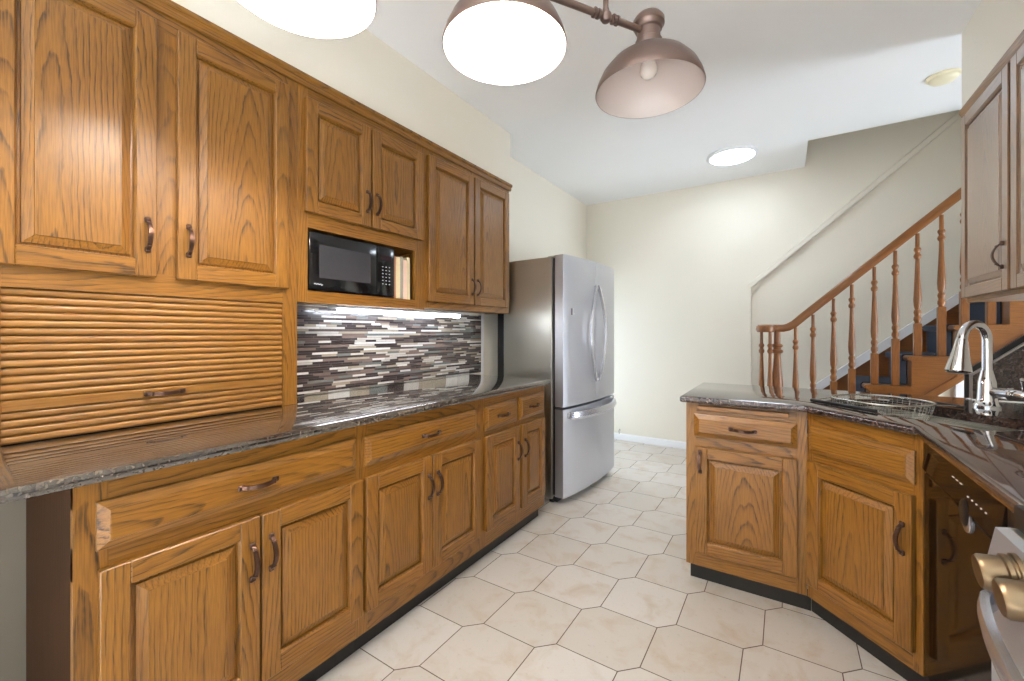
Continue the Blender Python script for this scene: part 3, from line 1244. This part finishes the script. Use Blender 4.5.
# faucet
t = thing('faucet', 'tall chrome gooseneck faucet with pull-down spray head behind the sink', 'faucet', dg(-0.024, 0.70, 0.914), ang)
b = MB()
b.lathe([(0.0, 0.0), (0.042, 0.0), (0.042, 0.004), (0.035, 0.010), (0.031, 0.03), (0.029, 0.07), (0.028, 0.10), (0.022, 0.130), (0.018, 0.15), (0.0, 0.15)],
        CHROME, n=28)
b.build('base', t)
b = MB()
pts = []
zt, rr = 0.272, 0.068
for i in range(8):
    pts.append((0, 0, 0.12+(zt-0.12)*i/7))
for i in range(1, 17):
    a = PI*1.02*i/16
    pts.append((0, -rr+rr*math.cos(a), zt+rr*1.05*math.sin(a)))
b.tube(pts, 0.0165, CHROME, n=18, up=(1, 0, 0))
b.build('neck', t)
b = MB()
hd = Matrix.Rotation(math.radians(-8), 3, 'X')
b.lathe([(0.0, -0.128), (0.037, -0.128), (0.041, -0.122), (0.039, -0.110), (0.029, -0.060), (0.022, -0.018), (0.0195, 0.0), (0.0165, 0.012), (0.0, 0.012)],
        CHROME, (0, -0.138, 0.270), mat=hd, n=26)
b.lathe([(0.0, -0.1325), (0.030, -0.1325), (0.034, -0.1285), (0.0, -0.1283)], BLACKS, (0, -0.138, 0.270), mat=hd, n=22)
b.build('spray_head', t)
b = MB()
b.lathe([(0.0, 0.0), (0.022, 0.0), (0.024, 0.05), (0.027, 0.056), (0.027, 0.062), (0.023, 0.066), (0.023, 0.105), (0.015, 0.118), (0.0, 0.12)],
        CHROME, (0.015, 0, 0.058), 'x', n=22)
b.tube([(0.112, -0.002, 0.064), (0.122, -0.016, 0.090), (0.128, -0.030, 0.112), (0.131, -0.04, 0.126)], lambda q: 0.006+0.003*q, CHROME, n=12)
b.build('lever', t)

# wire colander over the sink
t = thing('colander', 'oval wire mesh colander with black end grips resting across the left of the sink', 'colander', dg(-0.112, 0.265, 0.914), ang)
CW, CL = 0.150, 0.155                      # half width (x) and length (y)


def sup(a, kx, ky, p=2.6):
    c, s = math.cos(a), math.sin(a)
    return (kx*abs(c)**(2/p)*(1 if c >= 0 else -1), ky*abs(s)**(2/p)*(1 if s >= 0 else -1))


b = MB()
b.tube([(*sup(2*PI*i/48, CW, CL), 0.024) for i in range(48)], 0.0042, STEELW, n=10, closed=True)
b.tube([(*sup(2*PI*i/40, CW*0.70, CL*0.70), -0.088) for i in range(40)], 0.002, STEELW, n=8, closed=True)
b.build('rim', t)
b = MB()
prof = [(1.0, 0.022), (0.97, 0.0), (0.90, -0.04), (0.80, -0.075), (0.70, -0.088)]
for i in range(56):
    a = 2*PI*i/56
    b.tube([(*sup(a, CW*k_, CL*k_), z_) for k_, z_ in prof], 0.0007, STEELW, n=4)
for q in range(1, 14):
    f_ = q/14*4
    i0 = min(3, int(f_))
    u = f_-i0
    k_ = prof[i0][0]*(1-u)+prof[i0+1][0]*u
    z_ = prof[i0][1]*(1-u)+prof[i0+1][1]*u
    b.tube([(*sup(2*PI*i/36, CW*k_, CL*k_), z_) for i in range(36)], 0.0007, STEELW, n=4, closed=True)
for q in range(-10, 11):
    x_ = CW*0.70*q/11
    y_ = CL*0.70*(1-abs(q/11)**2.6)**(1/2.6)
    b.tube([(x_, -y_, -0.088), (x_, 0, -0.0885), (x_, y_, -0.088)], 0.0007, STEELW, n=4)
for q in range(-12, 13):
    y_ = CL*0.70*q/13
    x_ = CW*0.70*(1-abs(q/13)**2.6)**(1/2.6)
    b.tube([(-x_, y_, -0.088), (0, y_, -0.0885), (x_, y_, -0.088)], 0.0007, STEELW, n=4, up=(0, 0, 1))
b.build('mesh_bowl', t)
for sy in (-1, 1):
    b = MB()
    yy = sy*(CL+0.045)+(0.0 if sy < 0 else 0.035)
    q_ = CW*0.82
    b.tube([(-q_, sy*CL*0.55, 0.020), (-q_, sy*CL*0.9, 0.017), (-q_, yy, 0.0085), (0, yy, 0.0085), (q_, yy, 0.0085), (q_, sy*CL*0.9, 0.017),
            (q_, sy*CL*0.55, 0.020)], 0.0026, STEELW, n=8, up=(0.1, 0.2, 1))
    g_ = b.build('extending_arm', t)
    b = MB()
    b.tube([(-CW*0.92+2*CW*0.92*i/8, yy, 0.0085) for i in range(9)], 0.0075, BLACKS, n=12)
    b.build('grip', g_)

# granite upstand with a sloping top beside the stairs
t = thing('splash_panel', 'brown granite splash panel with sloping top edge behind the faucet', 'panel', (0.728, 2.795, 0.914))
b = MB()
b.prism([(0, 0.0005), (0.27, 0.0005), (0.27, 0.351), (0.0, 0.108)], 'y', 0.0, 0.022, GRAN_R)
b.build('granite_slab', t)
b = MB()
b.prism([(-0.018, 0.0005), (0.27, 0.0005), (0.27, 0.387), (-0.018, 0.126)], 'y', 0.0225, 0.036, BLACKK)
b.build('dark_band', t)  # black sheet behind the granite, showing as a dark band along it
b = MB()
b.prism([(-0.005, 0.0005), (0.0005, 0.0005), (0.0005, 0.108), (0.27, 0.3515), (0.27, 0.359), (-0.005, 0.111)], 'y', -0.002, 0.0222, plain('pale_edge', lin(168, 158, 152), 0.3))
b.build('edge_strip', t)

# right wall cabinet
t = thing('wall_cabinet', 'oak wall cabinet with tall raised panel doors on the right wall above the sink', 'cabinet', (0.770, 3.035, 1.374), -R90)
WR = 1.25
b = MB()
b.box((0, 0.02, 0), (0.018, 0.229, 0.958), OAK, 'z')
b.box((WR-0.018, 0.02, 0), (WR, 0.229, 0.958), OAK, 'z')
b.box((0.018, 0.02, 0.0), (WR-0.018, 0.229, 0.018), OAK, 'x')
b.box((0.018, 0.215, 0.018), (WR-0.018, 0.229, 0.958), OAK_SHADE, 'z')
b.box((0.018, 0.02, 0.94), (WR-0.018, 0.215, 0.958), OAK_SHADE, 'x')
b.build('carcass', t)
face_frame(t, WR, 0, 0.958, [(0, 0.03), (0.535, 0.575), (WR-0.04, WR)],
           [(0, 0.045, 0.03, WR-0.04), (0.90, 0.958, 0.03, WR-0.04)], 0.2)
door(t, 0.014, 0.020, 0.543, 0.930, 0.505, 0.165, OAK_GLARE)
door(t, 0.567, 0.020, WR-0.02, 0.930, WR-0.062, 0.165, OAK_GLARE)
b = MB()
b.prism([(0.0, 2.300), (-0.010, 2.300), (-0.014, 2.314), (-0.024, 2.334), (-0.024, 2.352), (0.0, 2.352)], 'y', 1.75, 3.045, OAK, 'y')
o = b.build('trim_4')
o.location = (0.770, 0, 0)
struct(o)

# ---------------------------------------------------------------- range at the lower right
t = thing('range', 'stainless steel range with chunky knobs and curved oven handle beside the dishwasher', 'stove', (0.315, 1.122, 0), -R90)
RW = 0.75
b = MB()
b.box((0, 0.02, 0.03), (RW, 0.66, 0.872), STEELS, bev=0.003)
b.box((0.03, 0.05, 0.0), (RW-0.03, 0.62, 0.03), BLACKK)
b.build('body', t)
b = MB()
b.box((-0.002, 0.028, 0.873), (RW+0.002, 0.66, 0.916), BLACKM, bev=0.006, seg=2)
ck = b.build('cooktop', t)
for cx_, cy_ in ((0.19, 0.19), (0.56, 0.19), (0.19, 0.48), (0.56, 0.48)):
    b = MB()
    b.lathe([(0.0, 0.0), (0.05, 0.0), (0.05, 0.012), (0.04, 0.018), (0.0, 0.018)], BLACKS, (cx_, cy_, 0.916), n=24)
    b.build('burner', ck)
b = MB()
b.prism([(0.022, 0.871), (0.006, 0.868), (-0.006, 0.802), (0.022, 0.798)], 'x', 0.001, RW-0.001, STEEL)
b.build('control_panel', t)
km = Matrix.Rotation(math.radians(90+8), 3, 'X')
for i in range(5):
    b = MB()
    kx = 0.125+i*0.125 if i > 1 else (0.125, 0.208)[i]
    b.lathe([(0.0, 0.0), (0.033, 0.0), (0.033, 0.006), (0.028, 0.007), (0.028, 0.010), (0.031, 0.012), (0.031, 0.018), (0.027, 0.020),
             (0.0275, 0.044), (0.024, 0.049), (0.0, 0.050)], KNOBM, (kx, -0.001, 0.836), mat=km, n=30)
    b.build('knob', t)
b = MB()
b.box((0.002, 0.0, 0.22), (RW-0.002, 0.019, 0.790), STEEL, bev=0.004)
d = b.build('oven_door', t)
b = MB()
b.box((0.12, -0.002, 0.36), (RW-0.12, 0.002, 0.66), BLACKG, bev=0.001)
b.build('window', d)
b = MB()
pts = []
for i in range(25):
    q = i/24
    pts.append((0.035+q*(RW-0.07), -0.006-0.055*math.sin(PI*q)**0.55, 0.752))
b.sweep(pts, [(-0.006, -0.017), (0.006, -0.017), (0.009, 0.0), (0.006, 0.017), (-0.006, 0.017), (-0.008, 0.0)], HANDS)
b.build('handle', d)
b = MB()
b.box((0.002, 0.0, 0.045), (RW-0.002, 0.019, 0.212), STEEL, bev=0.004)
b.build('drawer', t)

# ---------------------------------------------------------------- staircase
RUN, RISE = 0.228, 0.212
NX = lambda n: 0.478+(n-4)*RUN
NZ = lambda n: 0.848+(n-4)*RISE
YN = 3.93
NS = 12
t = thing('staircase', 'open-sided wooden staircase with navy carpet treads climbing right along the far wall', 'stairs', (NX(1), YN, 0))
OX, OY = NX(1), YN
for n in range(1, NS+1):
    x, z = NX(n)-OX, NZ(n)
    b = MB()
    L = RUN+0.028 if n < NS else RUN+0.2
    e = 0.016
    prof = [(x, z-e), (x+0.005, z-0.004), (x+0.014, z), (x+L, z), (x+L, z-0.032), (x+0.014, z-0.032), (x+0.004, z-0.027)]
    b.prism(prof, 'y', -0.012, 0.745, STAIR, 'y')
    tr = b.build('tread', t, 30)
    b = MB()
    prof = [(x-0.006, z-0.040), (x-0.006, z-0.006), (x+0.006, z+0.006), (x+RUN+0.022, z+0.006), (x+RUN+0.022, z+0.0005), (x+0.012, z+0.0005),
            (x+0.001, z-0.012), (x+0.001, z-0.040)]
    b.prism(prof, 'y', 0.115, 0.70, BLUE, 'y')
    b.build('tread_carpet', tr)
    b = MB()
    zb0 = z-RISE if n > 1 else 0.0
    b.box((x+0.026, 0.02, zb0), (x+0.044, 0.742, z-0.0325), STAIR, 'y')
    rs = b.build('riser', t)
    b = MB()
    b.box((x+0.018, 0.115, zb0+0.007), (x+0.0255, 0.70, z-0.0405), BLUE)
    b.build('riser_carpet', rs)
# near stringer: stepped top, straight lower edge
zl = lambda X: 0.775+0.925*(X-0.828)
poly = []
for n in range(1, NS+1):
    x = NX(n)+0.026
    poly.append((x-OX, (NZ(n-1) if n > 1 else 0.0)-0.0325 if n > 1 else 0.0))
    poly.append((x-OX, NZ(n)-0.0325))
xe = NX(NS)+RUN+0.1
poly.append((xe-OX, NZ(NS)-0.0325))
poly.append((xe-OX, zl(xe)))
x0_ = 0.828-0.775/0.925
poly.append((max(x0_, NX(1)+0.03)-OX+0.001, 0.0 if x0_ > NX(1)+0.03 else zl(NX(1)+0.03)))
b = MB()
b.prism(poly, 'y', 0.0, 0.0195, STAIR, 'x')
b.build('stringer', t)
b = MB()                         # moulding along the lower edge
b.sweep([(X-OX, -0.004, zl(X)+0.02) for X in (0.05, 0.6, 1.2, 1.8, 2.4)], [(-0.01, -0.02), (0.006, -0.02), (0.006, 0.02), (-0.01, 0.02)], STAIR)
b.build('stringer_moulding', t)
# skirt board on the far wall with white capping
zk = lambda X: 0.712+0.853*(X-0.265)+0.0
sk = [(X-OX, z) for X, z in ((-0.16, 0.0), (0.02, 0.0), (2.75, zk(2.75)-0.51), (2.75, zk(2.75)), (-0.16, zk(-0.16)))]
b = MB()
b.prism(sk, 'y', YF-0.012-OY, YF+0.0295-OY, STAIR, 'x')
b.build('skirt_board', t)
b = MB()
b.sweep([(X-OX, YF-0.004-OY, zk(X)+0.032) for X in (-0.16, 0.8, 1.8, 2.75)], [(-0.014, -0.032), (0.032, -0.032), (0.032, 0.032), (-0.012, 0.032)], TRIMP)
b.build('skirt_capping', t, label='white capping strip')

# railing: handrail, turned balusters, newel
YR = 3.965
t = thing('stair_railing', 'wooden stair railing with turned balusters and rounded starting end', 'railing', (NX(1), YR, 0))
zr = lambda X: 1.262+0.930*(X-0.030)      # centre line of the sloping rail
ZL_ = 1.255
rail = [(-0.024, -0.028), (0.024, -0.028), (0.031, -0.008), (0.028, 0.018), (0.014, 0.030), (-0.014, 0.030), (-0.028, 0.018), (-0.031, -0.008)]
pts = [(-0.185, 0, ZL_), (-0.12, 0, ZL_), (-0.06, 0, ZL_), (-0.01, 0, ZL_), (0.02, 0, ZL_+0.008), (0.06, 0, zr(0.06)-0.003)]
x = 0.12
while x < 2.3:
    pts.append((x, 0, zr(x)))
    x += 0.2
b = MB()
b.sweep([(p[0]-NX(1), p[1], p[2]) for p in pts], rail, STAIR)
b.lathe([(0.0, -0.030), (0.060, -0.030), (0.068, -0.008), (0.064, 0.018), (0.045, 0.030), (0.0, 0.030)], STAIR, (-0.13-NX(1), -0.035, ZL_), n=30)
b.build('handrail', t, 45)


def baluster(px, py, zbot, ztop, sc=1.0, name='baluster'):
    b = MB()
    h = ztop-zbot
    # distances below the rail: slim neck, double ring, long vase, lower rings, square block
    P = [(0.0, 0.0110), (0.05, 0.0112), (0.095, 0.0115), (0.10, 0.0165), (0.112, 0.0205), (0.124, 0.0165), (0.128, 0.0135), (0.140, 0.0135),
         (0.146, 0.0185), (0.158, 0.0210), (0.170, 0.0175), (0.176, 0.0120), (0.19, 0.0118), (0.30, 0.0150), (0.40, 0.0195), (0.46, 0.0215),
         (0.50, 0.0195), (0.525, 0.0135), (0.530, 0.0175), (0.545, 0.0205), (0.556, 0.0180), (0.562, 0.0155), (0.575, 0.0155), (0.580, 0.0195),
         (0.60, 0.0205), (0.612, 0.0150), (0.620, 0.0150), (0.625, 0.0190)]
    b.lathe([(r*sc, ztop-d) for d, r in P if d < h-0.05][::-1], STAIR, (px, py, 0), n=20)
    zb2 = max(ztop-0.622, zbot+0.04)
    hs = 0.0205*sc
    b.box((px-hs, py-hs, zbot), (px+hs, py+hs, zb2), STAIR, 'z', bev=0.003)
    return b.build(name, t, 40)


BX = [0.069, 0.180, 0.306, 0.413, 0.540, 0.653, 0.768, 0.887, 0.995, 1.115, 1.225, 1.342, 1.452, 1.57]
for X in BX:
    n = int(math.floor((X-NX(4)+0.02)/RUN))+4
    z0_ = NZ(n)+0.0005
    top = zr(X)-0.042 if X > 0.09 else zr(X)-0.036
    baluster(X-NX(1), 0.0, z0_, top)
baluster(-0.160-NX(1), 0.0, NZ(1)+0.0005, ZL_-0.026)
baluster(-0.100-NX(1), -0.028, 0.0005+NZ(1), ZL_-0.026)
baluster(-0.052-NX(1), -0.005, NZ(1)+0.0005, ZL_-0.026, 2.0, 'newel_post')

# ---------------------------------------------------------------- pendant fixture
P2 = Vector((-0.693, 1.027))
DLT = Vector((0.295, 0.457))
ZR_ = 2.057
fa = math.atan2(DLT.y, DLT.x)
SP = DLT.length
t = thing('pendant_light', 'bronze three-shade pendant bar hanging from the ceiling, its third shade unlit', 'light fixture', (P2.x, P2.y, 2.265), fa)
b = MB()
n = 9
b.tube([(-SP-0.02+(2*SP+0.04)*i/n, 0, 0) for i in range(n+1)], 0.011, BRASSB, n=16)
for q in (-0.667, 0.667):
    for dx in (-0.045, -0.03, 0.03, 0.045):
        b.lathe([(0.011, -0.005), (0.016, -0.003), (0.016, 0.003), (0.011, 0.005)], BRASSB, (q*SP+dx, 0, 0), 'x', n=18)
    b.lathe([(0.0, -0.020), (0.012, -0.017), (0.019, -0.006), (0.019, 0.006), (0.012, 0.017), (0.0, 0.020)], BRASSB, (q*SP, 0, 0), 'z', n=20)
b.build('crossbar', t)
for q in (-0.667, 0.667):
    b = MB()
    b.lathe([(0.009, 0.012), (0.012, 0.02), (0.009, 0.03), (0.009, ZC-2.265-0.03)], BRASSB, (q*SP, 0, 0), n=16)
    b.build('stem', t)
b = MB()
b.box((-0.46, -0.06, ZC-2.265-0.03), (0.46, 0.06, ZC-2.265), BRASSB, bev=0.008, seg=2)
b.build('canopy', t)
BULBM = emit('lit_bulb', (0.98, 0.92, 0.83, 1), BULB)
BULBOFF = plain('unlit_bulb', lin(236, 228, 220), 0.15)
RS = 0.18
for k_, lit in ((-1, True), (0, True), (1, False)):
    cx_ = k_*SP
    z0_ = ZR_-2.265
    out = [(RS, z0_), (RS+0.002, z0_+0.004), (RS-0.005, z0_+0.03), (RS-0.020, z0_+0.062), (RS-0.048, z0_+0.096), (RS-0.086, z0_+0.124),
           (RS-0.125, z0_+0.141), (0.040, z0_+0.149), (0.040, z0_+0.157)]
    b = MB()
    b.lathe(out, BRASSB, (cx_, 0, 0), n=56, cap=False)
    inn = [(RS-0.0015, z0_+0.0005)]+[(max(0.0, r-0.004), z-0.003) for r, z in out[2:7]]+[(0.0, z0_+0.144)]
    b.lathe(inn, LAMPIN, (cx_, 0, 0), n=56, cap=False)
    sh = b.build('shade', t, 50)
    b = MB()
    b.lathe([(0.036, z0_+0.149), (0.044, z0_+0.158), (0.045, z0_+0.176), (0.039, z0_+0.181), (0.039, z0_+0.212), (0.045, z0_+0.216), (0.046, z0_+0.226),
             (0.053, z0_+0.232), (0.053, z0_+0.248), (0.043, z0_+0.262), (0.020, z0_+0.268), (0.014, z0_+0.276), (0.0, z0_+0.280)], BRASSB, (cx_, 0, 0), n=36)
    b.build('socket_cap', t, 45)
    b = MB()
    b.lathe([(0.0, z0_+0.048), (0.016, z0_+0.051), (0.027, z0_+0.063), (0.030, z0_+0.078), (0.026, z0_+0.098), (0.016, z0_+0.118), (0.013, z0_+0.138), (0.0, z0_+0.140)],
            BULBM if lit else BULBOFF, (cx_, 0, 0), n=26)
    b.build('bulb', sh)

# round flush ceiling light and smoke detector
t = thing('ceiling_light', 'round flush white ceiling light near the stairs', 'light', (-0.38, 4.033, ZC))
b = MB()
b.lathe([(0.0, 0.0), (0.195, 0.0), (0.198, -0.012), (0.185, -0.022), (0.17, -0.022), (0.17, -0.015), (0.0, -0.015)], TRIMP, n=48)
b.build('rim', t)
b = MB()
b.lathe([(0.168, -0.016), (0.150, -0.024), (0.08, -0.030), (0.0, -0.031)], emit('lit_diffuser', (0.80, 0.89, 1.0, 1), DISC), n=48, cap=False)
b.build('diffuser', t)
t = thing('smoke_detector', 'yellowed round smoke detector on the ceiling by the right soffit', 'smoke detector', (0.785, 3.47, ZC))
b = MB()
b.lathe([(0.0, 0.0), (0.075, 0.0), (0.076, -0.012), (0.070, -0.016), (0.0, -0.016)], YELLOWED, n=36)
b.build('base', t)
b = MB()
b.lathe([(0.064, -0.0165), (0.062, -0.024), (0.052, -0.034), (0.03, -0.040), (0.0, -0.041)], YELLOWED, n=36)
b.build('cover', t)
# loose cable end above the far baseboard
b = MB()
b.tube([(-1.585, YF-0.006, 0.066), (-1.587, YF-0.012, 0.10), (-1.578, YF-0.014, 0.125), (-1.57, YF-0.010, 0.11)], 0.0025, BLACKK, n=8)
tag(b.build('cable'), 'short loose cable end on the far wall just above the baseboard', 'cable')
